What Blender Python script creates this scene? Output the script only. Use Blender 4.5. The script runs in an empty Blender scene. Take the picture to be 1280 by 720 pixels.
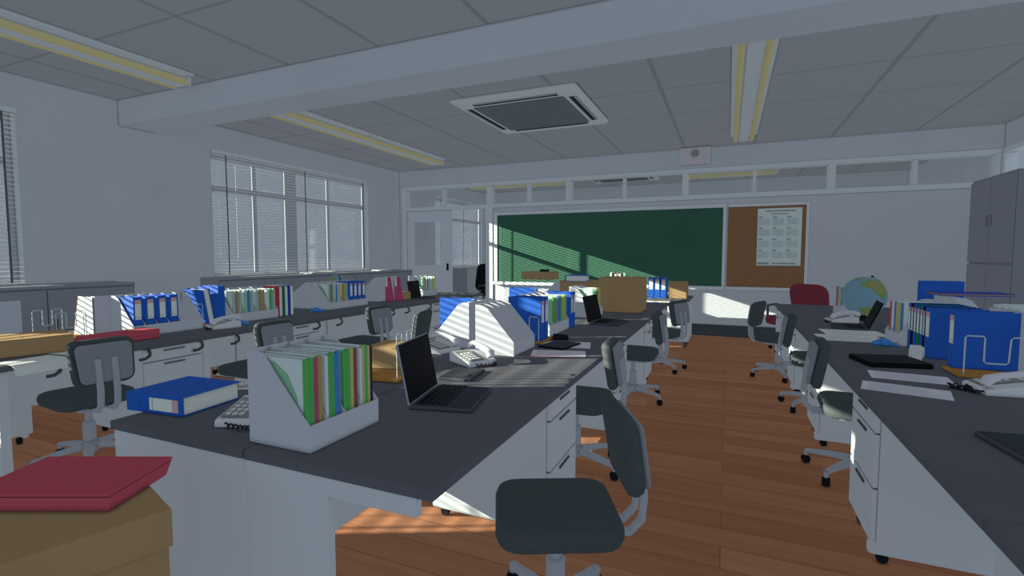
import bpy, bmesh, math, random
from mathutils import Vector, Matrix
random.seed(7)
S = bpy.context.scene
COL = S.collection
R = math.radians

# ------------------------------------------------------------------ camera, world, sun, exposure
cd = bpy.data.cameras.new('camera'); cam = bpy.data.objects.new('camera', cd); COL.objects.link(cam)
cd.sensor_fit = 'HORIZONTAL'; cd.sensor_width = 36; cd.lens = 36 * 623.54 / 1280
cd.clip_start = 0.02; cd.clip_end = 200
cam.location = (0, 0, 1.32); cam.rotation_euler = (R(90 - 3.71), 0, R(23.39))
S.camera = cam

AMB = (0.222, 0.262, 0.325)
w = bpy.data.worlds.new('sky'); S.world = w; w.use_nodes = True
bg = w.node_tree.nodes['Background']; bg.inputs[0].default_value = (*AMB, 1); bg.inputs[1].default_value = 1.0
w.light_settings.ao_factor = 0.235; w.light_settings.distance = 0.02
S.cycles.use_fast_gi = True; S.cycles.fast_gi_method = 'ADD'
S.cycles.max_bounces = 8; S.cycles.diffuse_bounces = 0
sl = bpy.data.lights.new('sun', 'SUN'); sl.energy = 16; sl.angle = R(0.34); sl.color = (1.0, 0.88, 0.64)
so = bpy.data.objects.new('sun', sl); COL.objects.link(so)
SUN_AZ, SUN_EL = R(25.2), R(15.6)     # the light travels towards +x and a little towards +y
sd = Vector((math.cos(SUN_AZ) * math.cos(SUN_EL), math.sin(SUN_AZ) * math.cos(SUN_EL), -math.sin(SUN_EL)))
so.rotation_euler = sd.to_track_quat('-Z', 'Y').to_euler(); so.location = (-12, -3, 6)
vs = S.view_settings
S.display_settings.display_device = 'sRGB'
vs.view_transform = 'Standard'; vs.look = 'None'; vs.gamma = 1; vs.exposure = 0; vs.use_curve_mapping = False

# ------------------------------------------------------------------ materials
MATS = {}
AMB_TINT = (.90, 1.05, 1.27)      # bluish cast of the ambient light, multiplied into the base colours
def cool(c): return tuple(min(.95, a * b) for a, b in zip(c, AMB_TINT))
def mat(name, col, rough=0.85, spec=0.12, metal=0.0, noise=0.0, nscale=6.0):
    if name in MATS: return MATS[name]
    col = cool(col)
    m = bpy.data.materials.new(name); m.use_nodes = True; nt = m.node_tree
    b = nt.nodes['Principled BSDF']
    b.inputs['Base Color'].default_value = (*col, 1); b.inputs['Roughness'].default_value = rough
    b.inputs['Specular IOR Level'].default_value = spec; b.inputs['Metallic'].default_value = metal
    if noise:
        tc = nt.nodes.new('ShaderNodeTexCoord'); n = nt.nodes.new('ShaderNodeTexNoise'); n.inputs['Scale'].default_value = nscale
        n.inputs['Detail'].default_value = 4
        r = nt.nodes.new('ShaderNodeValToRGB')
        r.color_ramp.elements[0].position = .3; r.color_ramp.elements[1].position = .7
        r.color_ramp.elements[0].color = (*[c * (1 - noise) for c in col], 1); r.color_ramp.elements[1].color = (*[min(1, c * (1 + noise)) for c in col], 1)
        nt.links.new(tc.outputs['Object'], n.inputs['Vector']); nt.links.new(n.outputs['Fac'], r.inputs[0]); nt.links.new(r.outputs[0], b.inputs['Base Color'])
    MATS[name] = m; return m

WALL = mat('wall_paint', (.66, .66, .645), noise=.02, nscale=1.5)
WHITE = mat('white_laminate', (.72, .71, .68))
TRIMW = mat('white_trim', (.80, .80, .78))
DTOP = mat('dark_desktop', (.145, .14, .148), rough=.75, noise=.03, nscale=3)
DARKSEAM = mat('dark_slot', (.12, .12, .13))
CABGREY = mat('cabinet_grey', (.33, .33, .34))
LOCKER = mat('locker_grey', (.34, .33, .345))
SKIRT = mat('dark_skirting', (.085, .10, .10))
BOARD = mat('chalkboard_green', (.055, .145, .09), noise=.06, nscale=.9)
CORK = mat('cork', (.36, .175, .08), noise=.08, nscale=40)
PAPER = mat('paper_white', (.86, .86, .86))
PAPERP = mat('paper_pinkish', (.80, .74, .78))
INK = mat('print_grey', (.36, .38, .42))
CARD = mat('cardboard', (.47, .295, .135), noise=.04, nscale=9)
WOODB = mat('rack_wood', (.50, .235, .06), noise=.08, nscale=12)
ORG = mat('file_box_grey', (.62, .62, .62))
BLUE = mat('binder_blue', (.028, .13, .52), rough=.6)
NAVY = mat('binder_blue_dark', (.035, .07, .42), rough=.6)
BLACKB = mat('binder_black', (.012, .012, .014))
GREENB = mat('binder_green', (.02, .2, .09))
REDB = mat('folder_red', (.62, .05, .06))
REDC = mat('case_red', (.62, .10, .125))
LAB = mat('label_paper', (.88, .90, .92)); LABP = mat('label_pink_band', (.78, .45, .42))
WIRE = mat('bare_wire', (.62, .63, .62), rough=.5, metal=.0)
PHONE = mat('phone_plastic', (.78, .76, .73)); PHONEG = mat('phone_grey', (.34, .34, .29)); CORD = mat('coil_cord', (.025, .025, .03))
LAPB = mat('laptop_black', (.008, .008, .009), rough=.6); LAPK = mat('laptop_dark', (.055, .06, .07)); LAPE = mat('laptop_edge', (.10, .105, .115)); LAPR = mat('laptop_rim', (.36, .37, .40))
CHAIRD = mat('chair_fabric_dark', (.088, .100, .096), noise=.05, nscale=60)
CHAIRS = mat('chair_shell_grey', (.30, .315, .315)); CHAIRM = mat('chair_metal_grey', (.47, .47, .48)); CASTER = mat('caster_black', (.015, .016, .02))
MAROON = mat('maroon_fabric', (.26, .048, .065), noise=.04, nscale=30)
TUBE = mat('lamp_tube_yellow', (.90, .75, .33))
PINKP = mat('speaker_beige', (.74, .66, .63))
ACW = mat('aircon_white', (.85, .84, .82)); ACG = mat('aircon_grille', (.24, .265, .25)); ACS = mat('aircon_slot', (.05, .055, .06))
SPINE = {k: mat('file_spine_' + k, c) for k, c in dict(green=(.12, .50, .12), pink=(.58, .09, .19), olive=(.48, .36, .10), white=(.78, .80, .82), blue=(.10, .27, .58),
         yellow=(.60, .55, .18), brown=(.30, .10, .07), black=(.04, .045, .07), tan=(.44, .30, .19), pale=(.42, .62, .45), red=(.70, .10, .08), salmon=(.72, .22, .16), lime=(.40, .62, .12)).items()}
FILEC = mat('clear_file_sheet', (.74, .83, .80)); FILEG = mat('file_green_curve', (.30, .60, .33))
TAPE = mat('blue_plastic', (.08, .30, .74), rough=.5)

def plain_glass():
    m = bpy.data.materials.new('window_glass'); m.use_nodes = True; nt = m.node_tree; nt.nodes.clear()
    o = nt.nodes.new('ShaderNodeOutputMaterial'); mx = nt.nodes.new('ShaderNodeMixShader'); t = nt.nodes.new('ShaderNodeBsdfTransparent'); g = nt.nodes.new('ShaderNodeBsdfGlossy')
    t.inputs[0].default_value = (.97, .98, .98, 1); g.inputs['Roughness'].default_value = .05; mx.inputs[0].default_value = .05
    nt.links.new(t.outputs[0], mx.inputs[1]); nt.links.new(g.outputs[0], mx.inputs[2]); nt.links.new(mx.outputs[0], o.inputs[0]); return m
GLASS = plain_glass()

def floor_mat():
    m = bpy.data.materials.new('wood_planks'); m.use_nodes = True; nt = m.node_tree; b = nt.nodes['Principled BSDF']
    b.inputs['Roughness'].default_value = .75; b.inputs['Specular IOR Level'].default_value = .1
    tc = nt.nodes.new('ShaderNodeTexCoord'); br = nt.nodes.new('ShaderNodeTexBrick')
    br.inputs['Scale'].default_value = 1; br.inputs['Brick Width'].default_value = 1.7; br.inputs['Row Height'].default_value = .17
    br.inputs['Mortar Size'].default_value = .004; br.inputs['Mortar Smooth'].default_value = .3; br.offset = .37; br.inputs['Bias'].default_value = 0
    br.inputs['Color1'].default_value = (*cool((.485, .198, .094)), 1); br.inputs['Color2'].default_value = (*cool((.61, .27, .134)), 1); br.inputs['Mortar'].default_value = (*cool((.40, .155, .072)), 1)
    mp = nt.nodes.new('ShaderNodeMapping'); mp.inputs['Scale'].default_value = (.5, 7, 1)
    n = nt.nodes.new('ShaderNodeTexNoise'); n.inputs['Scale'].default_value = 2.2; n.inputs['Detail'].default_value = 5
    mul = nt.nodes.new('ShaderNodeMixRGB'); mul.blend_type = 'MULTIPLY'; mul.inputs[0].default_value = .8
    rp = nt.nodes.new('ShaderNodeValToRGB'); rp.color_ramp.elements[0].position = .3; rp.color_ramp.elements[1].position = .72
    rp.color_ramp.elements[0].color = (.84, .83, .82, 1); rp.color_ramp.elements[1].color = (1.10, 1.10, 1.10, 1)
    L = nt.links.new
    L(tc.outputs['Object'], br.inputs['Vector']); L(tc.outputs['Object'], mp.inputs[0]); L(mp.outputs[0], n.inputs['Vector']); L(n.outputs['Fac'], rp.inputs[0])
    L(br.outputs['Color'], mul.inputs[1]); L(rp.outputs[0], mul.inputs[2]); L(mul.outputs[0], b.inputs['Base Color']); return m
FLOOR = floor_mat()

def ceil_mat():
    m = bpy.data.materials.new('ceiling_panels'); m.use_nodes = True; nt = m.node_tree; b = nt.nodes['Principled BSDF']
    b.inputs['Roughness'].default_value = .95; b.inputs['Specular IOR Level'].default_value = .05
    tc = nt.nodes.new('ShaderNodeTexCoord'); sep = nt.nodes.new('ShaderNodeSeparateXYZ'); nt.links.new(tc.outputs['Object'], sep.inputs[0])
    def line(out, off, pitch, half):
        a = nt.nodes.new('ShaderNodeMath'); a.operation = 'SUBTRACT'; a.inputs[1].default_value = off; nt.links.new(out, a.inputs[0])
        p = nt.nodes.new('ShaderNodeMath'); p.operation = 'PINGPONG'; p.inputs[1].default_value = pitch / 2; nt.links.new(a.outputs[0], p.inputs[0])
        l = nt.nodes.new('ShaderNodeMath'); l.operation = 'LESS_THAN'; l.inputs[1].default_value = half; nt.links.new(p.outputs[0], l.inputs[0]); return l
    lx = line(sep.outputs[0], -.70, 1.026, .021); ly = line(sep.outputs[1], 2.5, 1.032, .012)
    mx = nt.nodes.new('ShaderNodeMath'); mx.operation = 'MAXIMUM'; nt.links.new(lx.outputs[0], mx.inputs[0]); nt.links.new(ly.outputs[0], mx.inputs[1])
    c = nt.nodes.new('ShaderNodeMixRGB'); c.inputs[1].default_value = (*cool((.535, .515, .485)), 1); c.inputs[2].default_value = (*cool((.41, .40, .375)), 1)
    nt.links.new(mx.outputs[0], c.inputs[0]); nt.links.new(c.outputs[0], b.inputs['Base Color']); return m
CEIL = ceil_mat()

def globe_mat():
    m = bpy.data.materials.new('globe_map'); m.use_nodes = True; nt = m.node_tree; b = nt.nodes['Principled BSDF']
    b.inputs['Roughness'].default_value = .6; b.inputs['Specular IOR Level'].default_value = .15
    tc = nt.nodes.new('ShaderNodeTexCoord'); n = nt.nodes.new('ShaderNodeTexNoise'); n.inputs['Scale'].default_value = 4.2; n.inputs['Detail'].default_value = 3
    mp = nt.nodes.new('ShaderNodeMapping'); mp.inputs['Location'].default_value = (.35, .9, .1)
    rp = nt.nodes.new('ShaderNodeValToRGB'); e = rp.color_ramp.elements
    e[0].position = 0; e[0].color = (.20, .42, .62, 1); e[1].position = .54; e[1].color = (.24, .46, .63, 1)
    for p, c in ((.56, (.24, .40, .16, 1)), (.64, (.33, .40, .17, 1)), (.72, (.45, .36, .22, 1))):
        k = e.new(p); k.color = c
    nt.links.new(tc.outputs['Object'], mp.inputs[0]); nt.links.new(mp.outputs[0], n.inputs['Vector']); nt.links.new(n.outputs['Fac'], rp.inputs[0]); nt.links.new(rp.outputs[0], b.inputs['Base Color']); return m
GLOBE = globe_mat()

# ------------------------------------------------------------------ mesh helpers
class MB:
    def __init__(s): s.b = bmesh.new()
    def box(s, x0, x1, y0, y1, z0, z1, bev=0.0, M=None):
        b = s.b; vs_ = [b.verts.new((x, y, z)) for z in (z0, z1) for y in (y0, y1) for x in (x0, x1)]
        fs = [b.faces.new([vs_[i] for i in f]) for f in ((0, 2, 3, 1), (4, 5, 7, 6), (0, 1, 5, 4), (2, 6, 7, 3), (0, 4, 6, 2), (1, 3, 7, 5))]
        if bev:
            es = list({e for f in fs for e in f.edges})
            r = bmesh.ops.bevel(b, geom=es, offset=bev, segments=2, affect='EDGES', profile=.5)
            vs_ = list({v for f in r['faces'] for v in f.verts} | {v for v in vs_ if v.is_valid})
        if M is not None:
            bmesh.ops.transform(b, matrix=M, verts=[v for v in vs_ if v.is_valid])
        return s
    def prism(s, pts, lo, hi, axis='y', M=None):
        # polygon in the two other axes, extruded along axis
        b = s.b
        def P(p, t): return {'y': (p[0], t, p[1]), 'x': (t, p[0], p[1]), 'z': (p[0], p[1], t)}[axis]
        A = [b.verts.new(P(p, lo)) for p in pts]; B = [b.verts.new(P(p, hi)) for p in pts]; n = len(pts)
        f = [b.faces.new(A), b.faces.new(B[::-1])]
        for i in range(n): f.append(b.faces.new((A[i], B[i], B[(i + 1) % n], A[(i + 1) % n])))
        bmesh.ops.recalc_face_normals(b, faces=f)
        if M is not None: bmesh.ops.transform(b, matrix=M, verts=A + B)
        return s
    def tube(s, pts, r, n=8, rs=None, flat=1.0):
        b = s.b; pts = [Vector(p) for p in pts]; rings = []
        for i, p in enumerate(pts):
            d = (pts[min(i + 1, len(pts) - 1)] - pts[max(i - 1, 0)]).normalized()
            up = Vector((0, 0, 1)) if abs(d.z) < .95 else Vector((0, 1, 0))
            u = d.cross(up).normalized(); v = u.cross(d).normalized(); rr = rs[i] if rs else r
            rings.append([b.verts.new(p + u * (math.cos(a) * rr) + v * (math.sin(a) * rr * flat)) for a in [2 * math.pi * k / n for k in range(n)]])
        fs = []
        for A, B in zip(rings, rings[1:]):
            for k in range(n): fs.append(b.faces.new((A[k], A[(k + 1) % n], B[(k + 1) % n], B[k])))
        fs.append(b.faces.new(rings[0][::-1])); fs.append(b.faces.new(rings[-1]))
        bmesh.ops.recalc_face_normals(b, faces=fs)
        return s
    def lathe(s, prof, n=20, c=(0, 0), M=None):
        b = s.b; rings = []; vv = []
        for r, z in prof:
            ring = [b.verts.new((c[0] + math.cos(2 * math.pi * k / n) * r, c[1] + math.sin(2 * math.pi * k / n) * r, z)) for k in range(n)]
            rings.append(ring); vv += ring
        fs = []
        for A, B in zip(rings, rings[1:]):
            for k in range(n): fs.append(b.faces.new((A[k], A[(k + 1) % n], B[(k + 1) % n], B[k])))
        fs.append(b.faces.new(rings[0][::-1])); fs.append(b.faces.new(rings[-1]))
        bmesh.ops.recalc_face_normals(b, faces=fs)
        if M is not None: bmesh.ops.transform(b, matrix=M, verts=vv)
        return s
    def pad(s, w, d, h, rp, re, c=(0, 0, 0), M=None, taper=1.0, curve=0.0):
        # rounded cushion: w along x, d along y, thickness h along z
        b = s.b; rings = []; vv = []
        lay = [(-h / 2, re), (-h / 2 + re * .3, re * .3), (-h / 2 + re, 0), (h / 2 - re, 0), (h / 2 - re * .3, re * .3), (h / 2, re)]
        for z, ins in lay:
            ring = []
            for qx, qy, a0 in ((1, 1, 0), (-1, 1, 90), (-1, -1, 180), (1, -1, 270)):
                for k in range(5):
                    a = R(a0 + 22.5 * k); r = max(rp - ins, .002)
                    x = qx * (w / 2 - ins - r) + math.cos(a) * r; y = qy * (d / 2 - ins - r) + math.sin(a) * r
                    x *= 1 + (taper - 1) * (.5 - y / d)
                    zz = z + curve * (x / (w / 2)) ** 2
                    v = b.verts.new((x + c[0], y + c[1], zz + c[2])); ring.append(v)
            rings.append(ring); vv += ring
        n = 20; fs = []
        for A, B in zip(rings, rings[1:]):
            for k in range(n): fs.append(b.faces.new((A[k], A[(k + 1) % n], B[(k + 1) % n], B[k])))
        fs.append(b.faces.new(rings[0][::-1])); fs.append(b.faces.new(rings[-1]))
        bmesh.ops.recalc_face_normals(b, faces=fs)
        if M is not None: bmesh.ops.transform(b, matrix=M, verts=vv)
        return s
    def sphere(s, r, c, M=None):
        bmesh.ops.create_uvsphere(s.b, u_segments=32, v_segments=20, radius=r, matrix=Matrix.Translation(c)); return s
    def done(s, name, m, parent=None, smooth=False):
        me = bpy.data.meshes.new(name); s.b.normal_update(); s.b.to_mesh(me); s.b.free(); me.materials.append(m)
        if smooth:
            for p in me.polygons: p.use_smooth = True
            me.set_sharp_from_angle(angle=R(38))
        o = bpy.data.objects.new(name, me); COL.objects.link(o); o.parent = parent; return o

def tag(o, label, cat, group=None):
    o['label'] = label; o['category'] = cat
    if group: o['group'] = group
    return o
def thing(name, label, cat, loc=(0, 0, 0), rz=0.0, group=None):
    o = bpy.data.objects.new(name, None); COL.objects.link(o); o.empty_display_size = .1
    o.location = loc; o.rotation_euler = (0, 0, rz); return tag(o, label, cat, group)
def struct(o): o['kind'] = 'structure'; return o
KIDS = {}
def copy_tree(o, loc, rz, label, group=None):
    def rec(a, parent):
        c = a.copy(); COL.objects.link(c); c.parent = parent
        for k in [x for x in bpy.data.objects if x.parent == a]: rec(k, c)
        return c
    kids = [x for x in bpy.data.objects if x.parent == o]
    c = o.copy(); COL.objects.link(c); c.location = loc; c.rotation_euler = (0, 0, rz); c['label'] = label
    if group: c['group'] = group
    for k in kids: rec(k, c)
    return c

XL, XR, YF, ZC = -6.4, 3.35, 8.82, 3.08
# ------------------------------------------------------------------ room shell
struct(MB().box(XL - .2, XR + .2, -5.2, YF + 9.2, -.15, 0).done('floor', FLOOR))
struct(MB().box(XL - .2, XR + .2, -5.2, YF + .05, ZC, ZC + .15).done('ceiling', CEIL))
struct(MB().box(XL - .2, XR + .2, YF + .16, YF + 9.2, ZC, ZC + .15).done('ceiling', CEIL))
struct(MB().box(XL, XR, 3.53, 3.945, 2.80, ZC).done('trim_1', WALL))
WZ0, WZ1 = 1.03, 2.74
def side_wall(name, y0, y1, wins):
    m = MB(); m.box(XL - .15, XL, y0, y1, 0, WZ0); m.box(XL - .15, XL, y0, y1, WZ1, ZC)
    ys = [y0] + [v for q in wins for v in q] + [y1]
    for a, b in zip(ys[::2], ys[1::2]): m.box(XL - .15, XL, a, b, WZ0, WZ1)
    return struct(m.done(name, WALL))
WINS = [(-.55, 2.62), (4.62, 7.80)]
side_wall('wall_left', -5.2, YF, WINS)
WIN3 = [(10.2, 12.72)]
side_wall('wall_left_next_room', YF + .05, YF + 9.2, WIN3)
FRAMEG = mat('window_frame_grey', (.52, .52, .52))
for i, (a, b) in enumerate(WINS + WIN3):
    m = MB(); x0, x1 = XL - .118, XL - .102
    m.box(x0, x1, a, a + .05, WZ0, WZ1); m.box(x0, x1, b - .05, b, WZ0, WZ1); m.box(x0, x1, a + .05, b - .05, WZ1 - .10, WZ1); m.box(x0, x1, a + .05, b - .05, WZ0, WZ0 + .05)
    m.box(x0, x1, a + .05, b - .05, 2.20, 2.28)
    n = 4
    for k in range(1, n):
        y = a + (min(b, 7.60) - a) * k / n; hw = .115 if k == 2 else .032; y -= .075 if k == 2 else 0
        m.box(x0, x1, y - hw, y + hw, WZ0 + .05, 2.20); m.box(x0, x1, y - hw, y + hw, 2.28, WZ1 - .10)
    fr = struct(m.done('window_%d' % (i + 1), FRAMEG))
    g = MB()
    for k in range(n):
        ya = a + .05 + (b - a - .1) * k / n + .02; yb = a + .05 + (b - a - .1) * (k + 1) / n - .02
        g.box(XL - .112, XL - .109, ya, yb, WZ0 + .05, 2.20); g.box(XL - .112, XL - .109, ya, yb, 2.28, WZ1 - .10)
    g.done('glass', GLASS, fr)
def blind(a, b, label, top=2.74):
    t = thing('window_blind', label, 'window blind', (XL, (a + b) / 2, 1.04), 0, 'venetian blinds on the left windows')
    h = (b - a) / 2 - .01; zt = top - 1.04
    MB().box(.005, .055, -h, h, zt - .05, zt).done('head_rail', TRIMW, t)
    m = MB(); z = .035
    while z < zt - .052:
        M = Matrix.Translation((.03, 0, z)) @ Matrix.Rotation(R(0), 4, 'Y')
        m.box(-.019, .019, -h + .005, h - .005, -.0012, .0012, M=M); z += .0445
    m.done('slats', mat('blind_slat', (.98, .95, .92), spec=.2), t)
    MB().box(.008, .052, -h + .005, h - .005, .001, .018).done('bottom_rail', TRIMW, t)
    n = 3
    for k in range(n):
        y = -h + .17 + (2 * h - .28) * k / (n - 1)
        MB().box(.0545, .0565, y - .009, y + .009, .018, zt - .05).done('ladder_tape', mat('blind_tape', (.14, .14, .15)), t)
    p = MB(); p.tube([(.07, -h + .3, .25), (.07, -h + .3, zt - .03)], .004, 6).done('tilt_wand', TRIMW, t)
    return t
blind(*WINS[0], 'white horizontal blind at the left edge of the photo above the low grey cabinet')
blind(4.62, 7.71, 'wide white horizontal blind on the left wall between beam and corner')
blind(*WIN3[0], 'white horizontal blind seen through the open doorway in the next room')

# far wall with door opening and transom band
m = MB(); F0, F1 = YF, YF + .12
m.box(XL, XR, F0, F1, 2.74, ZC); m.box(-4.36, XR, F0, F1, 0, 2.28); m.box(XL, -6.31, F0, F1, 0, 2.74)
struct(m.done('wall_back', WALL))
m = MB()
m.box(-6.31, XR, F0 - .025, F1 + .02, 2.68, 2.745); m.box(-6.31, XR, F0 - .025, F1 + .02, 2.245, 2.315)
for x in (-6.28, -4.29, -2.69, -.68, 1.39, 3.31): m.box(x - .047, x + .047, F0 - .03, F1 + .02, 2.315, 2.68)
for x in (-5.33, -3.48, -1.69, .35, 2.40): m.box(x - .021, x + .021, F0 - .01, F1, 2.315, 2.68)
m.box(-6.31, -6.24, F0 - .025, F1 + .02, 0, 2.245); m.box(-4.37, -4.22, F0 - .025, F1 + .02, 0, 2.245)
struct(m.done('trim_2', TRIMW))
g = MB(); xs = [-6.225, -5.33, -4.29, -3.48, -2.69, -1.69, -.68, .35, 1.39, 2.40, 3.31]
for k, (a, b) in enumerate(zip(xs, xs[1:])): g.box(a + .056, b - .056, F0 + .05, F0 + .054, 2.317, 2.678)
fr = struct(g.done('window_4', GLASS))
# sliding door leaf with a glazed panel
m = MB(); da, db = -6.235, -5.16; m.box(da, -6.06, F0 + .02, F0 + .055, .01, 2.24); m.box(-5.37, db, F0 + .02, F0 + .055, .01, 2.24)
m.box(-6.06, -5.37, F0 + .02, F0 + .055, 2.01, 2.24); m.box(-6.06, -5.37, F0 + .02, F0 + .055, .01, 1.12)
d = struct(m.done('door_1', mat('door_white', (.76, .76, .75))))
MB().box(-6.06, -5.37, F0 + .036, F0 + .04, 1.12, 2.01).done('glass', GLASS, d)
MB().box(-5.275, -5.235, F0 + .005, F0 + .02, 1.02, 1.16).done('handle', LAPB, d)
struct(MB().box(-4.2, XR, F0 - .02, F0, 0, .185).done('baseboard_back', SKIRT))
struct(MB().box(XL, XL + .015, -5.2, YF, 0, .12).done('baseboard_left', SKIRT))
# right wall (only the end that the photograph shows), with its own transom
m = MB(); m.box(XR, XR + .12, 4.0, F0, 0, 2.28); m.box(XR, XR + .12, 4.0, F0, 2.74, ZC); struct(m.done('wall_right', WALL))
m = MB(); m.box(XR - .025, XR + .1, 4.0, F0, 2.68, 2.745); m.box(XR - .025, XR + .1, 4.0, F0, 2.245, 2.315)
for y in (4.05, 5.4, 6.65, 7.7, 8.76): m.box(XR - .03, XR + .1, y - .05, y + .05, 2.315, 2.68)
struct(m.done('trim_3', TRIMW))
# next room shell
struct(MB().box(XL, XR, YF + 9.0, YF + 9.12, 0, ZC).done('wall_back_next_room', WALL))
struct(MB().box(XR, XR + .12, YF + .3, YF + 9.0, 0, ZC).done('wall_right_next_room', WALL))
struct(MB().box(XL, XR, 12.75, 13.1, 2.80, ZC).done('trim_4', WALL))

# ------------------------------------------------------------------ ceiling fixtures
def lamp(x, y0, y1, label, rz=0.0, at=None):
    t = thing('ceiling_lamp', label, 'ceiling light', at or (x, (y0 + y1) / 2, ZC), rz, 'fluorescent ceiling lights'); h = (y1 - y0) / 2
    MB().prism([(-.175, -.001), (.175, -.001), (.175, -.024), (.06, -.03), (.06, -.105), (-.06, -.105), (-.06, -.03), (-.175, -.024)], -h, h).done('housing', mat('lamp_housing', (.80, .80, .80)), t)
    for a, b in ((-h + .03, -.02), (.02, h - .03)):
        for s in (-1, 1):
            MB().tube([(s * .105, a, -.085), (s * .105, b, -.085)], .03, 12).done('tube', TUBE, t, True)
    for y in (-h, -.014, h - .028):
        for s in (-1, 1): MB().box(s * .105 - .022, s * .105 + .022, y, y + .028, -.11, -.03).done('socket', TRIMW, t)
lamp(-4.96, -.75, 3.32, 'long twin tube ceiling light nearest the camera at upper left')
lamp(-4.92, 3.96, 7.95, 'twin tube ceiling light beyond the beam above the left window')
lamp(.16, 4.05, 8.08, 'twin tube ceiling light running away from the beam on the right side')
lamp(0, -1.25, 1.25, 'twin tube light of the next room above the doorway', R(90), (-4.7, 11.2, ZC))
lamp(0, -.9, .9, 'twin tube light of the next room seen through the transom above the pinboard', R(90), (-.02, 11.45, ZC))
def aircon(x, y, label):
    t = thing('ceiling_air_conditioner', label, 'air conditioner', (x, y, ZC)); h = .745
    m = MB(); m.prism([(-h + .02, -.001), (h - .02, -.001), (h, -.03), (h - .05, -.06), (-h + .05, -.06), (-h, -.03)], -h, h); m.done('panel', ACW, t)
    g = MB(); g.box(-.54, .54, -.54, .54, -.075, -.06, .01); o = g.done('grille', ACG, t)
    g = MB()
    for k in range(26): g.box(-.52, .52, -.51 + k * .041, -.505 + k * .041, -.079, -.075)
    g.done('grille_bars', mat('aircon_bars', (.30, .33, .32)), o)
    for a in range(4):
        M = Matrix.Rotation(R(90 * a), 4, 'Z'); MB().box(-.50, .50, .585, .665, -.0615, -.055, M=M).done('outlet', ACS, t)
        MB().box(-.49, .49, .643, .656, -.064, -.0615, M=M).done('louvre', ACW, t)
aircon(-2.2, 5.76, 'square white ceiling air conditioner with dark grille between the lights')
aircon(-2.2, 11.0, 'air conditioner of the next room seen through the transom glass')
t = thing('wall_speaker', 'beige square speaker box at the ceiling above the chalkboard', 'speaker', (-.535, YF, 2.975))
MB().box(-.235, .235, -.12, -.001, -.17, .10, .01).done('cabinet', PINKP, t)
MB().lathe([(.0, 0), (.055, 0), (.06, .004), (.06, .01), (.0, .01)], 20, M=Matrix.Translation((0, -.12, -.0)) @ Matrix.Rotation(R(90), 4, 'X')).done('grille', mat('speaker_dark', (.36, .33, .33)), t)

# ------------------------------------------------------------------ chalkboard, cork board, calendar
t = thing('chalkboard', 'long dark green chalkboard on the far wall, sunlit at lower left', 'chalkboard', (-2.1, YF, .82))
MB().box(-2.01, 2.01, -.03, -.001, .0, 1.275).done('writing_surface', BOARD, t)
m = MB(); m.box(-2.075, -2.01, -.045, -.001, -.03, 1.33); m.box(2.01, 2.055, -.045, -.001, -.03, 1.33); m.box(-2.01, 2.01, -.045, -.001, 1.275, 1.33); m.done('frame', TRIMW, t)
MB().box(-2.08, 2.055, -.10, -.001, -.055, -.0, .004).done('chalk_tray', TRIMW, t)
t = thing('cork_board', 'brown cork pinboard on the far wall right of the chalkboard', 'pinboard', (.53, YF, .82))
MB().box(-.545, .545, -.03, -.001, .0, 1.275).done('cork_panel', CORK, t)
m = MB(); m.box(.545, .585, -.045, -.001, -.03, 1.32); m.box(-.545, .545, -.045, -.001, 1.275, 1.32); m.box(-.57, .585, -.05, -.001, -.05, 0); m.done('frame', TRIMW, t)
t = thing('wall_calendar', 'white full year calendar pinned to the cork board', 'calendar', (.715, YF - .032, 1.165))
MB().box(-.305, .305, -.004, -.001, 0, .89).done('sheet', mat('calendar_paper', (.80, .87, .86)), t)
MB().box(-.20, .22, -.0055, -.004, .838, .858).done('title_line', INK, t); MB().box(-.12, .12, -.0055, -.004, .795, .81).done('subtitle_line', INK, t)
MB().box(-.29, -.13, -.0055, -.004, .018, .05).done('footer_block', INK, t); MB().box(-.09, .24, -.0055, -.004, .022, .042).done('footer_line', INK, t)
DAYS = mat('calendar_days', (.67, .73, .75))
for c in range(3):
    for r_ in range(4):
        x = -.285 + c * .195; z = .745 - r_ * .172
        hd = MB().box(x, x + .055, -.0055, -.004, z, z + .018).done('month_heading', INK, t)
        m = MB()
        for q in range(5):
            zz = z - .023 - q * .021; m.box(x, x + .15, -.005, -.004, zz, zz + .006)
        for p in range(7): m.box(x + p * .023, x + p * .023 + .005, -.005, -.004, z - .107, z - .017)
        m.done('month_grid', DAYS, hd)

# ------------------------------------------------------------------ low cabinets at the left wall, locker at the right wall, next-room furniture
def low_cab(y0, y1, label, n):
    t = thing('low_cabinet', label, 'cabinet', (XL, (y0 + y1) / 2, 0), 0, 'low grey cabinets under the windows'); h = (y1 - y0) / 2
    MB().box(.002, .34, -h, h, .06, 1.0).done('body', CABGREY, t); MB().box(.002, .36, -h, h, 1.0, 1.028, .004).done('top', CABGREY, t); MB().box(.03, .31, -h + .03, h - .03, .001, .06).done('plinth', SKIRT, t)
    wd = (2 * h - .02) / n
    for k in range(n):
        d = MB().box(.34, .355, -h + .01 + k * wd + .004, -h + .01 + (k + 1) * wd - .004, .09, .985, .003).done('door', CABGREY, t)
        MB().box(.355, .366, -h + .01 + k * wd + .05, -h + .01 + k * wd + .07, .55, .70).done('handle', DARKSEAM, d)
low_cab(.3, 3.42, 'low dark grey cabinet under the left-edge window', 4)
low_cab(4.42, 8.75, 'long low grey cabinet under the wide window with papers lying on it', 5)
t = thing('steel_locker', 'tall dark grey double cupboard standing at the right wall', 'cupboard', (2.7, 7.36, 0))
MB().box(.02, .60, -.52, .52, .001, 2.215).done('body', LOCKER, t)
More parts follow.
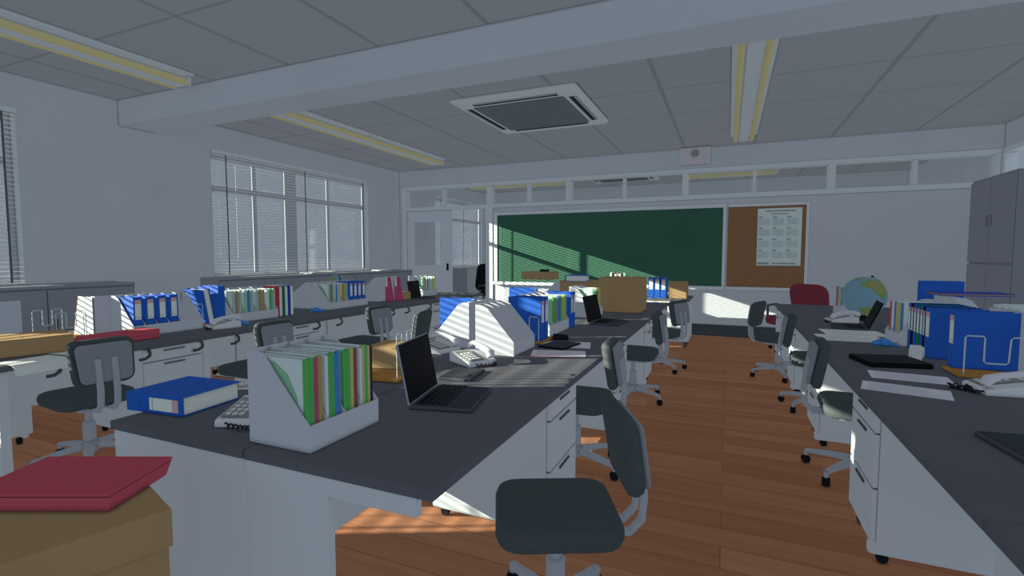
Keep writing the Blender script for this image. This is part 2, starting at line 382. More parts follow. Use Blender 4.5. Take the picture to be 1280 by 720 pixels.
for z0, z1 in ((.06, 1.22), (1.245, 2.19)):
    for s in (-1, 1):
        d = MB().box(.0, .02, min(s * .515, s * .004), max(s * .515, s * .004), z0, z1, .003).done('door', LOCKER, t)
        MB().box(-.012, .0, s * .05 - .01, s * .05 + .01, (z0 + z1) / 2 - .06, (z0 + z1) / 2 + .06).done('handle', mat('locker_handle', (.29, .285, .30)), d)
t = thing('storage_cupboard', 'grey cupboard beyond the open doorway in the next room', 'cupboard', (XL, 11.2, 0))
MB().box(.002, .4, -2.0, 1.6, .001, 1.02).done('body', CABGREY, t)
for k in range(4):
    d = MB().box(.4, .415, -1.98 + k * .9, -1.1 + k * .9, .06, 1.0, .003).done('door', mat('cupboard_light', (.52, .53, .53)) if k == 2 else CABGREY, t)
t = thing('tall_shelf', 'tall dark shelf in the next room at the doorway edge', 'cupboard', (-6.38, 13.06, 0))
MB().box(0, .6, -.25, .6, .001, 2.3).done('body', LOCKER, t)
MB().box(.6, .62, -.24, .58, .05, 2.25, .004).done('door', LOCKER, t)
exec_far = None

# ------------------------------------------------------------------ desks
def make_desk(name, L, hooks, mirror, full, label, group):
    """local: back edge x=0, front x=.71, drawers at +y end (or at -y end when mirrored)"""
    t = thing(name, label, 'desk', (0, 0, 0), 0, group)
    k = -1 if mirror else 1
    def B(m, x0, x1, y0, y1, z0, z1, bev=0):
        return m.box(x0, x1, min(k * y0, k * y1), max(k * y0, k * y1), z0, z1, bev)
    h = L / 2
    B(MB(), .001, .71, -h + .0002, h - .0002, .668, .70, .003).done('desktop', DTOP, t)
    B(MB(), .01, .69 if full else .345, -h + .004, -h + (.05 if hooks else .03), .001, .667).done('end_panel', WHITE, t)
    if hooks: B(MB(), .35, .72, -h + .004, -h + .10, .001, .03, .01).done('foot_bar', WHITE, t)
    if not full: B(MB(), .345, .655, -h + .004, -h + .03, .612, .667).done('apron', WHITE, t)
    B(MB(), .03, .05, -h + .052, h - .44, .20 if (full and not hooks) else .29, .667).done('modesty_panel', WHITE, t)
    p = B(MB(), .012, .672, h - .435, h - .012, .085, .667, .004).done('pedestal', WHITE, t)
    B(MB(), .06, .70, h - .437, h - .40, .045, .11, .015).done('foot_rail', WHITE, p)
    for x in (.12, .64):
        MB().lathe([(0, -.012), (.022, -.012), (.024, 0), (.022, .012), (0, .012)], 12, M=Matrix.Translation((x, k * (h - .40), .0245)) @ Matrix.Rotation(R(90), 4, 'X')).done('caster', CASTER, p)
        MB().lathe([(0, -.012), (.022, -.012), (.024, 0), (.022, .012), (0, .012)], 12, M=Matrix.Translation((x, k * (h - .06), .0245)) @ Matrix.Rotation(R(90), 4, 'X')).done('caster', CASTER, p)
        MB().box(x - .012, x + .012, k * (h - .06) - .016, k * (h - .06) + .016, .03, .09).done('caster_mount', CHAIRM, p)
    for z0, z1 in ((.572, .662), (.335, .565), (.095, .328)):
        d = B(MB(), .672, .692, h - .431, h - .016, z0, z1, .003).done('drawer', WHITE, t)
        B(MB(), .692, .699, h - .30, h - .15, z1 - .026, z1 - .018).done('handle', DARKSEAM, d)
    if hooks:
        for y in (-.32, .19, .57):
            MB().tube([(.70, k * y, .665), (.72, k * (y + .0), .65), (.735, k * (y - .01), .625), (.72, k * (y - .03), .605), (.70, k * (y - .06), .60)], .011, 6).done('bag_hook', CHAIRD, t)
    return t
GM = 'desks of the middle island'; GL = 'desks of the left island'; GR = 'desks of the right island'
DY = [1.09 + 1.44 * i + .72 for i in range(4)]
d0 = None
lr = ['near corner desk of the middle island under the grey file box and open laptop', 'second right-hand desk of the middle island, with the sunlit telephone on it', 'third right-hand desk of the middle island, a laptop and booklets on it', 'last right-hand desk of the middle island, under the tall cardboard box']
for i, y in enumerate(DY):
    if d0 is None: d0 = make_desk('office_desk', 1.44, False, False, False, lr[i], GM); d0.location = (-1.41, y, 0)
    else: copy_tree(d0, (-1.41, y, 0), 0, lr[i])
ll = ['near left desk of the middle island under the flat blue binder', 'left-hand desk of the middle island behind the wire rack and open laptop', 'left-hand desk of the middle island under the standing blue binder', 'last left-hand desk of the middle island under the stacked boxes']
dl = make_desk('office_desk', 1.44, False, True, True, ll[0], GM); dl.location = (-1.413, DY[0], 0); dl.rotation_euler = (0, 0, math.pi)
for i in range(1, 4): copy_tree(dl, (-1.413, DY[i], 0), math.pi, ll[i])
RY = [.05 + 1.44 * i + .72 for i in range(5)]
er = ['nearest desk of the right island at the lower right photo corner', 'right island desk under the telephone and pinkish papers', 'right island desk under the spread white sheets and blue tape dispenser', 'right island desk under the large globe', 'farthest desk of the right island, bare-topped, before the maroon chair']
d1 = make_desk('office_desk', 1.44, False, True, False, er[0], GR); d1.location = (1.28, RY[0], 0); d1.rotation_euler = (0, 0, math.pi)
for i in range(1, 5): copy_tree(d1, (1.28, RY[i], 0), math.pi, er[i])
for i, l in ((2, 'wall side desk of the right island behind the big leaning blue binder'), (3, 'wall side desk of the right island under the lying dark blue book'), (4, 'wall side desk of the right island beyond the large globe')):
    copy_tree(d1, (1.283, RY[i], 0), 0, l)
LY = [1.37 + 1.2 * i + .6 for i in range(5)]
el = ['first aisle side desk of the left island, cardboard tray and red folder on it', 'aisle side desk of the left island under the leaning blue binders', 'aisle side desk of the left island under the second box of pale files', 'aisle side desk of the left island under the slanted grey box', 'last aisle side desk of the left island with the small black laptop']
d2 = make_desk('office_desk', 1.2, True, False, True, el[0], GL); d2.location = (-4.41, LY[0], 0)
for i in range(1, 5): copy_tree(d2, (-4.41, LY[i], 0), 0, el[i])
e2 = ['window side desk of the left island under the sunlit white file box', 'window side desk of the left island behind the leaning blue binders', 'window side desk of the left island under the plain grey box side', 'window side desk of the left island behind the pink files', 'window side desk of the left island nearest the door']
for i in range(5): copy_tree(d2, (-4.413, LY[i], 0), math.pi, e2[i])
d3 = thing('side_table', 'white dark-topped table set across the far end of the middle island', 'table', (-1.26, 7.45, 0))
MB().box(-.80, .775, 0, .78, .67, .70, .004).done('desktop', DTOP, d3)
m = MB(); m.box(-.785, .765, .012, .76, .09, .67); m.done('body', WHITE, d3)
for s in (-.74, .70): MB().box(s, s + .03, .05, .70, .001, .09).done('foot', SKIRT, d3)

# ------------------------------------------------------------------ chairs (local: front +y)
def make_chair(label, group):
    t = thing('swivel_chair', label, 'office chair', (0, 0, 0), 0, group)
    MB().pad(.41, .42, .08, .085, .03, (0, .0, .427)).done('seat', CHAIRD, t, True)
    M = Matrix.Translation((0, -.215, .672)) @ Matrix.Rotation(R(80), 4, 'X')
    MB().pad(.35, .285, .055, .055, .024, (0, 0, 0), M, taper=.90, curve=.02).done('backrest', CHAIRD, t, True)
    M = Matrix.Translation((0, -.253, .67)) @ Matrix.Rotation(R(80), 4, 'X')
    MB().pad(.295, .235, .022, .035, .009, (0, 0, 0), M, taper=.90, curve=.02).done('back_shell', CHAIRS, t, True)
    for s in (-1, 1):
        MB().tube([(s * .043, -.272, .70), (s * .043, -.287, .60), (s * .043, -.298, .50), (s * .043, -.29, .42), (s * .043, -.25, .378), (s * .043, -.08, .374)], .0185, 8, flat=.7).done('back_support', CHAIRM, t, True)
    MB().box(-.09, .09, -.13, .13, .355, .383, .008).done('seat_plate', CHAIRM, t)
    MB().lathe([(.0, .13), (.034, .13), (.034, .26), (.02, .265), (.02, .357), (0, .357)], 16).done('gas_column', CHAIRM, t, True)
    MB().tube([(.08, .05, .362), (.17, .07, .355), (.20, .075, .34)], .008, 6).done('lever', CHAIRM, t)
    MB().sphere(.016, (.205, .076, .337)).done('lever_knob', CASTER, t)
    MB().lathe([(0, .075), (.045, .075), (.05, .10), (.045, .135), (0, .14)], 16).done('hub', CHAIRM, t, True)
    for k in range(5):
        a = R(90 + 72 * k + 12); c, s = math.cos(a), math.sin(a)
        l = MB().tube([(c * .03, s * .03, .108), (c * .16, s * .16, .098), (c * .285, s * .285, .082)], .024, 8, rs=[.03, .026, .018], flat=.75).done('base_leg', CHAIRM, t, True)
        M = Matrix.Translation((c * .285, s * .285, .0265)) @ Matrix.Rotation(a + .7, 4, 'Z') @ Matrix.Rotation(R(90), 4, 'X')
        MB().lathe([(0, -.02), (.022, -.02), (.026, -.012), (.026, .012), (.022, .02), (0, .02)], 14, M=M).done('caster', CASTER, l, True)
        MB().tube([(c * .285, s * .285, .04), (c * .285, s * .285, .085)], .012, 8).done('caster_stem', CHAIRM, l)
    return t
GC = 'dark swivel office chairs'
def face(dx, dy): return math.atan2(dy, dx) - math.pi / 2
chairs = [
 (-.53, 1.61, face(-.905, -.425), 'dark swivel chair in the foreground, nearest the camera'),
 (-.85, 2.97, face(-1, -.05), 'dark swivel chair right behind the foreground chair, half under the middle island'),
 (-.78, 4.62, face(-1, .03), 'dark swivel chair third along the middle aisle, beside the island'),
 (-.70, 5.98, face(-.9, .43), 'dark swivel chair farthest along the middle island, grey back shell towards the camera'),
 (.745, 3.48, face(1, -.03), 'swivel chair with striped sunlight on its seat at the right island'),
 (.73, 4.93, face(1, -.03), 'swivel chair tucked under the right island behind the sunlit seat'),
 (.53, 6.1, face(.93, -.36), 'swivel chair turned away from the right island near the far wall'),
 (-3.73, 1.80, face(-1, .10), 'swivel chair at the left, grey back shell and two support bars towards the camera'),
 (-3.45, 2.80, face(-1, 0), 'swivel chair whose back rises just behind the near file box'),
 (-3.45, 4.08, face(-1, .05), 'swivel chair with two bars seen over the middle island, left of its laptop'),
 (-2.38, 3.97, face(1, .25), 'dark swivel chair back left of the blue and white file box, middle island'),
 (-5.42, 3.95, face(1, .2), 'swivel chair under the left island of which only the base legs show'),
 (-5.42, 1.72, face(1, -.1), 'swivel chair on the window side of the left island behind the near left chair'),
]
c0 = None
for x, y, a, lab in chairs:
    if c0 is None: c0 = make_chair(lab, GC); c0.location = (x, y, 0); c0.rotation_euler = (0, 0, a)
    else: copy_tree(c0, (x, y, 0), a, lab)
def exec_chair(x, y, a, label, col, name='executive_chair', zb=.80, hb=.66):
    t = thing(name, label, 'office chair', (x, y, 0), a)
    MB().pad(.56, .52, .12, .12, .045, (0, .02, .43)).done('seat', col, t, True)
    M = Matrix.Translation((0, -.25, zb)) @ Matrix.Rotation(R(79), 4, 'X')
    MB().pad(.58, hb, .09, .14, .035, (0, 0, 0), M, taper=.92, curve=.03).done('backrest', col, t, True)
    for s in (-1, 1):
        MB().tube([(s * .29, -.2, .44), (s * .31, -.18, .60), (s * .31, -.0, .63), (s * .31, .14, .62), (s * .29, .16, .44)], .018, 8).done('armrest', CHAIRD, t, True)
    MB().tube([(0, -.24, .62), (0, -.30, .48), (0, -.2, .36), (0, 0, .36)], .03, 8).done('back_support', CHAIRM, t, True)
    MB().lathe([(0, .12), (.035, .12), (.035, .26), (.022, .27), (.022, .375), (0, .375)], 16).done('gas_column', CHAIRM, t, True)
    for k in range(5):
        aa = R(90 + 72 * k); c, s = math.cos(aa), math.sin(aa)
        l = MB().tube([(0, 0, .11), (c * .16, s * .16, .10), (c * .30, s * .30, .082)], .024, 8, rs=[.032, .028, .02]).done('base_leg', CHAIRM, t, True)
        MB().lathe([(0, -.02), (.022, -.02), (.026, 0), (.022, .02), (0, .02)], 14, M=Matrix.Translation((c * .3, s * .3, .0265)) @ Matrix.Rotation(aa, 4, 'Z') @ Matrix.Rotation(R(90), 4, 'X')).done('caster', CASTER, l, True)
exec_chair(.85, 7.78, face(-.72, -.7), 'maroon chair at the far end of the right island', MAROON, zb=.70, hb=.46)
exec_chair(-5.14, 10.75, face(1, -.3), 'black chair standing beyond the open doorway', BLACKB)

# ------------------------------------------------------------------ desk-top things
ZT = .7005
ordw = ['first', 'second', 'third', 'fourth', 'fifth', 'sixth', 'seventh', 'eighth']
def file_box(label, x, y, w, s, rows=4, h=.31, d=.265, z=ZT, name='file_organizer', cat='file organizer', rz=0.0):
    """grey desktop box with sloping dividers; x = back face, opens towards s*x, spans y..y+w"""
    t = thing(name, label, cat, (x, y, z), rz, 'grey desk-top file boxes')
    prof = [(0, .0), (s * d, .0), (s * d, .085), (s * .085, h - .02), (s * .055, h - .004), (s * .03, h), (0, h)]
    pr2 = [(s * .005, .004), (s * (d - .006), .004), (s * (d - .006), .085), (s * .085, h - .022), (s * .055, h - .006), (s * .03, h - .002), (s * .005, h - .002)]
    m = MB(); th = .005
    m.prism(prof, 0, th); m.prism(prof, w - th, w)
    m.box(min(0, s * .005), max(0, s * .005), th, w - th, 0, h); m.box(min(s * .005, s * d), max(s * .005, s * d), th, w - th, 0, .004)
    m.box(min(s * (d - .006), s * d), max(s * (d - .006), s * d), th, w - th, .004, .085)
    m.done('shell', ORG, t)
    for k in range(1, rows):
        yy = w * k / rows; MB().prism(pr2, yy - .002, yy + .002).done('divider', ORG, t)
    return t
def files(x, y, w, s, rows, boxname, h=.29, d=.265, z=ZT, rz=0.0):
    """rows: list of lists of spine colours, one list per compartment"""
    cnt = {}; tot = {}
    for r_ in rows:
        for c in r_: tot[c] = tot.get(c, 0) + 1
    pw = w / len(rows)
    for i, r_ in enumerate(rows):
        if not r_: continue
        step = (pw - .014) / max(len(r_), 1); n = 0
        for k, c in enumerate(r_):
            cnt[c] = cnt.get(c, 0) + 1
            th = min(step - .002, .02); yc = y + i * pw + .008 + (k + .5) * step; hh = h - random.random() * .012
            if tot[c] == 1: lab = 'the only %s-spined file in %s' % (c, boxname)
            else: lab = '%s-spined file, %s of its colour from the near end, in %s' % (c, ordw[cnt[c] - 1], boxname)
            t = thing('document_file', lab, 'file', (x, yc, z + .0045), rz, 'files in ' + boxname)
            x0, x1 = s * .012, s * (d - .032)
            MB().box(min(x0, x1), max(x0, x1), -th / 2, th / 2, 0, hh).done('sheets', FILEC, t)
            xs_ = s * (d - .0315), s * (d - .020)
            MB().box(min(xs_), max(xs_), -th / 2 - .0005, th / 2 + .0005, 0, hh + .002).done('spine', SPINE[c], t)
            if k == 0:
                pts = [(s * .235 - s * .004, .10), (s * .225, .19), (s * .19, .25), (s * .12, .285), (s * .06, .285), (s * .06, .10)]
                pts = [(s * (d - .034), .005), (s * (d - .034), .06), (s * .205, .17), (s * .17, .235), (s * .115, .272), (s * .05, .28), (s * .05, .005)]
                MB().prism(pts, -th / 2 - .0012, -th / 2 - .0002).done('green_curve', FILEG, t)
def binder(label, x, y, z=ZT, rz=0.0, w=.075, col=BLUE, labelled=True, tilt=0.0, group='ring binders', D=.27, H=.305, ring=True):
    """standing binder: spine on the -y side in local space, covers along y; w = thickness"""
    t = thing('ring_binder', label, 'ring binder', (x, y, z), rz, group); t.rotation_euler = (0, tilt, rz)
    m = MB(); m.box(-w / 2, w / 2, 0, .003, 0, H); m.box(-w / 2, -w / 2 + .003, .003, D, 0, H); m.box(w / 2 - .003, w / 2, .003, D, 0, H); m.done('cover', col, t)
    MB().box(-w / 2 + .0045, w / 2 - .0045, .012, D - .012, .006, H - .009).done('pages', PAPER, t)
    if labelled:
        l = MB().box(-w * .33, w * .33, -.0012, -.0002, H * .42, H * .92).done('label', LAB, t)
        MB().box(-w * .33, w * .33, -.0017, -.0012, H * .82, H * .92).done('pink_band', LABP, l)
        MB().box(-w * .33, w * .33, -.0017, -.0012, H * .47, H * .48).done('line', INK, l)
    if ring:
        MB().lathe([(.008, -.002), (.013, -.002), (.013, .001), (.008, .001)], 12, M=Matrix.Translation((0, -.0005, H * .2)) @ Matrix.Rotation(R(90), 4, 'X')).done('finger_ring', col, t)
    return t
def laptop(label, x, y, rz, open_deg=105, w=.36, d=.25, z=ZT, lid=.24, rim=None):
    """screen hinge at +y side, keyboard towards -y"""
    t = thing('laptop', label, 'laptop', (x, y, z), rz, 'laptops on the desks')
    MB().box(-w / 2, w / 2, -d, 0, .001, .016, .003).done('base', LAPE, t)
    k = MB().box(-w / 2 + .006, w / 2 - .006, -d + .006, -.006, .016, .0175).done('keyboard_deck', LAPK, t)
    mm = MB()
    for r_ in range(5):
        for c in range(13): mm.box(-w / 2 + .025 + c * .0242, -w / 2 + .045 + c * .0242, -.04 - r_ * .026, -.02 - r_ * .026, .0175, .0195)
    mm.done('keys', LAPB, k)
    M = Matrix.Translation((0, .002, .016)) @ Matrix.Rotation(R(-(open_deg - 90)), 4, 'X')
    l = MB().box(-w / 2, w / 2, .0, .008, .0, lid, .002, M=M).done('lid', rim or LAPB, t)
    MB().box(-w / 2 + .004, w / 2 - .004, -.0015, -.0002, .006, lid - .004, M=M).done('screen', LAPB, l)
    MB().box(-w / 2 + .002, w / 2 - .002, .0082, .0095, .002, lid - .002, M=M).done('lid_cover', LAPB, l)
    return t
def phone(label, x, y, rz, z=ZT, cordp=True):
    t = thing('telephone', label, 'telephone', (x, y, z), rz, 'desk telephones')
    MB().prism([(-.11, .001), (.11, .001), (.11, .055), (.09, .062), (-.10, .028), (-.11, .02)], -.09, .09).done('body', PHONE, t)
    m = MB(); M = Matrix.Rotation(R(-9.6), 4, 'Y') @ Matrix.Translation((.0, 0, .047))
    kp = MB().box(-.085, .075, -.02, .08, .0, .003, M=M).done('key_panel', PHONEG, t)
    mm = MB()
    for i in range(4):
        for j in range(3): mm.box(-.075 + i * .03, -.055 + i * .03, .0 + j * .025, .018 + j * .025, .003, .007, M=M)
    mm.done('keys', PHONE, kp)
    hs = [(-.105, -.06, .045), (-.09, -.06, .068), (-.05, -.06, .086), (.02, -.06, .098), (.075, -.06, .102), (.105, -.06, .088), (.115, -.06, .07)]
    MB().tube(hs, .02, 10, rs=[.024, .028, .018, .017, .018, .028, .024], flat=.8).done('handset', PHONE, t, True)
    if cordp:
        pts = [(-.115 - .03 * math.sin(k * .07) + .008 * math.cos(k * 1.3), -.075 - .035 * math.sin(k / 46 * math.pi) + k * .0028, .012 + .007 * math.sin(k * 1.3)) for k in range(46)]
        MB().tube(pts, .0035, 5).done('coil_cord', CORD, t)
    return t
def sheet(label, x, y, rz, w, d, z=ZT, h=.002, m_=PAPERP, name='paper_sheet', cat='paper', lines=True, edge=None):
    t = thing(name, label, cat, (x, y, z), rz, None)
    MB().box(-w / 2, w / 2, -d / 2, d / 2, .0003, h).done('page', m_, t)
    if edge: MB().box(-w / 2, w / 2, -d / 2 - .006, -d / 2, .0003, h).done('edge_strip', edge, t)
    if lines:
        mm = MB()
        for k in range(9): mm.box(-w * .42, w * (.15 + .25 * random.random()), -d * .40 + k * d * .09, -d * .40 + k * d * .09 + .004, h, h + .0004)
        mm.done('print_lines', mat('faint_print', (.66, .58, .63)), t)
    return t
def wire_rack(label, x, y, rz, L=.34, D=.24, z=ZT, nh=.18, ends=(0, 1)):
    """wooden base board with bent wire ends; books stand along local x"""
    t = thing('wire_book_rack', label, 'book rack', (x, y, z), rz, 'wire book racks with wooden bases')
    MB().box(-L / 2, L / 2, -D / 2, D / 2, .001, .018, .003).done('base_board', WOODB, t)
    for e in ends:
        xx = (-L / 2 + .012) if e == 0 else (L / 2 - .012)
        a = D / 2 - .02
        MB().tube([(xx, -a, .012), (xx, -a, nh - .01), (xx, -a + .01, nh), (xx, -a * .36, nh), (xx, -a * .33, nh - .01), (xx, -a * .33, nh * .48), (xx, -a * .27, nh * .44), (xx, a * .27, nh * .44), (xx, a * .33, nh * .48), (xx, a * .33, nh - .01), (xx, a * .36, nh), (xx, a - .01, nh), (xx, a, nh - .01), (xx, a, .012)], .0032, 6).done('wire_end', WIRE, t)
    return t
def carton(label, x, y, z, w, d, h, rz=0.0, lid=0.0, name='cardboard_box'):
    t = thing(name, label, 'cardboard box', (x, y, z), rz, None)
    if lid:
        MB().box(-w / 2, w / 2, -d / 2, d / 2, .001, h - .012, .002).done('body', CARD, t)
        MB().box(-w / 2 - .008, w / 2 + .008, -d / 2 - .008, d / 2 + .008, h - lid, h, .002).done('lid', CARD, t)
    else:
        MB().box(-w / 2, w / 2, -d / 2, d / 2, .001, h, .003).done('body', CARD, t)
        m = MB(); m.box(-w / 2 + .002, w / 2 - .002, -d / 2 + .002, -.002, h, h + .004); m.box(-w / 2 + .002, w / 2 - .002, .002, d / 2 - .002, h, h + .004); m.done('top_flaps', CARD, t)
    return t

# --- middle island, near desk
n1 = 'the near file box'
file_box('grey file box full of coloured files on the near corner of the middle island', -1.452, 1.15, .335, 1)
files(-1.452, 1.15, .335, 1, [['green', 'green', 'pink', 'olive'], ['white', 'green', 'green', 'blue', 'blue'], ['green', 'green', 'yellow', 'brown'], ['white', 'yellow', 'green', 'yellow', 'black']], n1)
laptop('open laptop with black screen beside the near file box', -1.198, 1.815, R(102), 101, w=.335, d=.255, lid=.25, rim=LAPR)
t = binder('blue ring binder lying flat on the near left corner of the middle island', -2.0, 1.25, w=.075, rz=0, D=.27, group=None)
# lay it down: spine towards the camera's left-front
t.rotation_euler = (0, 0, 0)
t.matrix_world = Matrix.Translation((-2.205, 1.195, ZT + .0385)) @ Matrix.Rotation(R(5), 4, 'Z') @ Matrix.Rotation(R(90), 4, 'Y')
for c in [o for o in bpy.data.objects if o.parent == t]: pass
phone('white telephone beside the flat blue binder, partly behind the near file box', -1.645, 1.33, R(112))
laptop_closed = thing('tablet', 'dark tablet with pale rim lying beside the sunlit telephone', 'tablet', (-1.25, 2.24, ZT), R(8))
MB().box(-.085, .085, -.12, .12, .001, .012, .003).done('body', LAPE, laptop_closed); MB().box(-.08, .08, -.115, .115, .012, .0128).done('screen', LAPK, laptop_closed)
wire_rack('wire rack with wooden base behind the near laptop', -1.60, 2.05, R(8), .26, .2, nh=.235, ends=(1,))
carton('open brown box standing behind the near laptop on the left half of the island', -1.74, 2.33, ZT, .24, .26, .11, R(10))
phone('sunlit white telephone in the middle of the island', -1.345, 2.535, R(150))
phone('sunlit telephone behind the other one, in front of the white file box', -1.72, 2.77, R(165), cordp=False)

# --- middle island: back-to-back boxes
file_box('sunlit file box opening to the left with a blue binder in it', -1.565, 2.90, .30, -1)
binder('blue binder standing in the left-facing sunlit file box', -1.845, 3.03, rz=R(-90), z=ZT + .005, w=.08, labelled=False, D=.25, H=.32, group=None)
file_box('sunlit empty file box opening to the right, middle island', -1.46, 2.79, .36, 1)
wire_rack('wire rack with wooden base holding blue binders on the middle island', -1.31, 3.375, R(90), .26, .25, nh=.19, ends=(0,))
binder('first blue binder in the rack behind the empty file box', -1.195, 3.31, rz=R(90), z=ZT + .019, w=.07, D=.25, group='blue binders in the middle rack')
binder('second blue binder in the rack behind the empty file box', -1.195, 3.39, rz=R(90), z=ZT + .019, w=.07, D=.25, group='blue binders in the middle rack')
file_box('file box with coloured files in front of the laptop, middle island', -1.50, 3.58, .50, 1, rows=4)
files(-1.50, 3.58, .50, 1, [['white', 'pale', 'pale'], ['green', 'green', 'tan'], ['blue', 'blue', 'green'], ['lime', 'yellow', 'lime']], 'the middle file box')
binder('blue binder standing at the far end of the middle file box', -1.225, 4.13, rz=R(90), w=.06, D=.26, group='blue binders at the middle file box')
binder('second blue binder beyond the middle file box', -1.225, 4.20, rz=R(90), w=.06, D=.26, group='blue binders at the middle file box')
# open booklet and phone
sheet('white booklet with a pink edge at the sunlit desk edge, near page', -.97, 2.985, R(16), .34, .20, m_=PAPERP, name='booklet', cat='booklet', edge=mat('pink_edge', (.62, .16, .24)))
sheet('white booklet with pink edge lying under the black tablet', -1.02, 3.30, R(14), .34, .24, m_=PAPERP, name='booklet', cat='booklet', edge=mat('pink_edge', (.62, .16, .24)))
t = thing('tablet', 'black tablet lying on the pink-edged booklets', 'tablet', (-1.05, 3.25, ZT + .0026), R(-10)); MB().box(-.10, .10, -.13, .13, .0, .009, .003).done('body', LAPB, t); MB().box(-.092, .092, -.12, .12, .009, .0098).done('screen', LAPK, t)
t = thing('stapler', 'small black stapler beside the wooden rack on the middle island', 'stapler', (-1.12, 3.49, ZT), R(20)); MB().box(-.06, .06, -.014, .014, .001, .012, .003).done('base', CASTER, t); MB().prism([(-.06, .016), (.06, .014), (.055, .035), (-.05, .045)], -.012, .012).done('arm', CASTER, t)
laptop('open black laptop in front of the tall cardboard box', -1.12, 4.56, R(90) - .1, 104, w=.36, d=.26)
file_box('file box with green papers behind the far middle laptop', -1.46, 4.82, .34, 1, rows=3)
files(-1.46, 4.82, .34, 1, [['green', 'white'], ['green', 'pink'], ['lime', 'yellow']], 'the far laptop box')
carton('tall closed cardboard box on the far part of the middle island', -1.075, 5.64, ZT, .45, .44, .375, 0)

# --- far end clutter
GB = 'blue binders on the cross table'
for k in range(3): binder('%s blue binder with white label on the cross table' % ['left', 'middle', 'right'][k], -1.03 + k * .088, 7.53, z=ZT, w=.078, group=GB, H=.30, D=.25)
carton('small cardboard box at the right end of the cross table', -.66, 7.70, ZT, .25, .30, .235)
file_box('white file box left of the three blue binders on the cross table', -1.36, 7.52, .32, 1, z=ZT, rows=3)
for k in range(7):
    c = [PAPER, SPINE['black'], PAPER, SPINE['tan'], SPINE['white'], SPINE['black'], SPINE['pale']][k]
    t = thing('book', '%s small book from the left standing behind the tall cardboard box' % ordw[k], 'book', (-1.64 + k * .034, 7.6, ZT), 0, 'small books on the cross table')
    MB().box(-.014, .014, 0, .2, .001, .36 - .01 * (k % 3)).done('cover', c, t); MB().box(-.011, .011, .004, .203, .006, .355 - .01 * (k % 3)).done('pages', PAPER, t)
t = binder('blue binder lying on the box behind the middle laptop', -1.8, 6.2, group=None); t.matrix_world = Matrix.Translation((-1.86, 6.1, ZT + .345)) @ Matrix.Rotation(R(-80), 4, 'Z') @ Matrix.Rotation(R(90), 4, 'Y')
carton('brown carton under the lying blue binder, far middle island', -1.75, 6.25, ZT, .42, .36, .30)
carton('low sunlit cardboard box at the far end of the island before the chalkboard', -2.35, 6.40, 1.0, .42, .34, .10)
file_box('grey file box carrying the low cardboard box at the far end', -1.98, 6.2, .5, -1, rows=4, h=.298)
file_box('second grey box under the low cardboard box', -2.06, 6.2, .5, -1, rows=4, h=.298) if False else None
t = thing('pencil_sharpener', 'small black sharpener on the low sunlit cardboard box', 'sharpener', (-2.28, 6.38, 1.1045), R(15)); MB().box(-.06, .06, -.03, .03, 0, .03, .006).done('body', CASTER, t); MB().tube([(.06, 0, .018), (.085, 0, .018), (.085, .02, .018)], .004, 6).done('crank', CHAIRM, t)
t = thing('paper_stack', 'loose white papers on the file box below the chalkboard', 'papers', (-2.05, 4.95, ZT), R(5))
for k in range(9):
    MB().box(-.16, .16, -.20, .20, k * .012 + .001, k * .012 + .010, M=Matrix.Rotation(R(random.uniform(-7, 7)), 4, 'Z')).done('bundle', PAPER, t)
binder('blue binder standing left of the middle racks, below the chalkboard corner', -1.98, 4.55, rz=R(-90), w=.09, labelled=False, group=None)

# --- right island
t = thing('laptop', 'dark open laptop at the lower right corner of the photo', 'laptop', (1.06, 2.18, ZT), R(-68), 'laptops on the desks')
bpy.data.objects.remove(t)
laptop('dark open laptop at the lower right edge of the photo', 1.16, 2.02, R(-90) + .12, 125, w=.42, d=.34)
phone('white telephone in front of the wire rack at the right edge', 1.16, 2.93, R(8))
t = thing('notebook_computer', 'closed black laptop lying on the right desks', 'laptop', (.865, 3.47, ZT), R(13))
MB().box(-.155, .155, -.13, .13, .001, .02, .004).done('base', LAPB, t); MB().box(-.154, .154, -.129, .129, .0205, .028, .003).done('lid', LAPB, t)
sheet('pinkish paper in front of the closed black laptop', .862, 3.10, R(-6), .335, .19)
sheet('second pinkish paper, nearest sheet on the right desks', .765, 2.80, R(-14), .33, .19)
t = thing('coil_cord', 'black coiled cord lying at the corner of the pinkish papers', 'cord', (1.0, 2.93, ZT))
MB().tube([(-.03 + .012 * math.cos(k * 1.2) + k * .0016, .0 + .02 * math.sin(k * 1.2) - .0008 * k, .012 + .009 * math.sin(k * .7)) for k in range(40)], .004, 5).done('cord', CORD, t)
wire_rack('wooden rack with bent wire end holding the blue binders at right', 1.24, 3.31, R(0), .30, .22, nh=.215, ends=())
rk = [o for o in bpy.data.objects if o.name.startswith('wire_book_rack')][-1]
a = .125
MB().tube([(-a, -.095, .012), (-a, -.095, .205), (-a + .008, -.095, .215), (-a * .42, -.095, .215), (-a * .38, -.095, .205), (-a * .38, -.095, .09), (-a * .3, -.095, .08), (a * .3, -.095, .08), (a * .38, -.095, .09), (a * .42, -.095, .205), (a * .5, -.095, .215), (a - .008, -.095, .215), (a, -.095, .205), (a, -.095, .012)], .0036, 6).done('wire_end', WIRE, rk)
binder('big blue binder leaning behind the bent wire, cover towards the camera', 1.12, 3.40, z=ZT + .02, rz=R(-90), w=.075, D=.265, H=.305, group=None)
GBK = 'binders standing in a row on the right desks'
seq = [('blue', BLUE, .05), ('black', BLACKB, .045), ('blue', BLUE, .05), ('green', GREENB, .055), ('blue', BLUE, .05), ('black', BLACKB, .03), ('blue', BLUE, .085)]
yy = 4.13; cc = {}
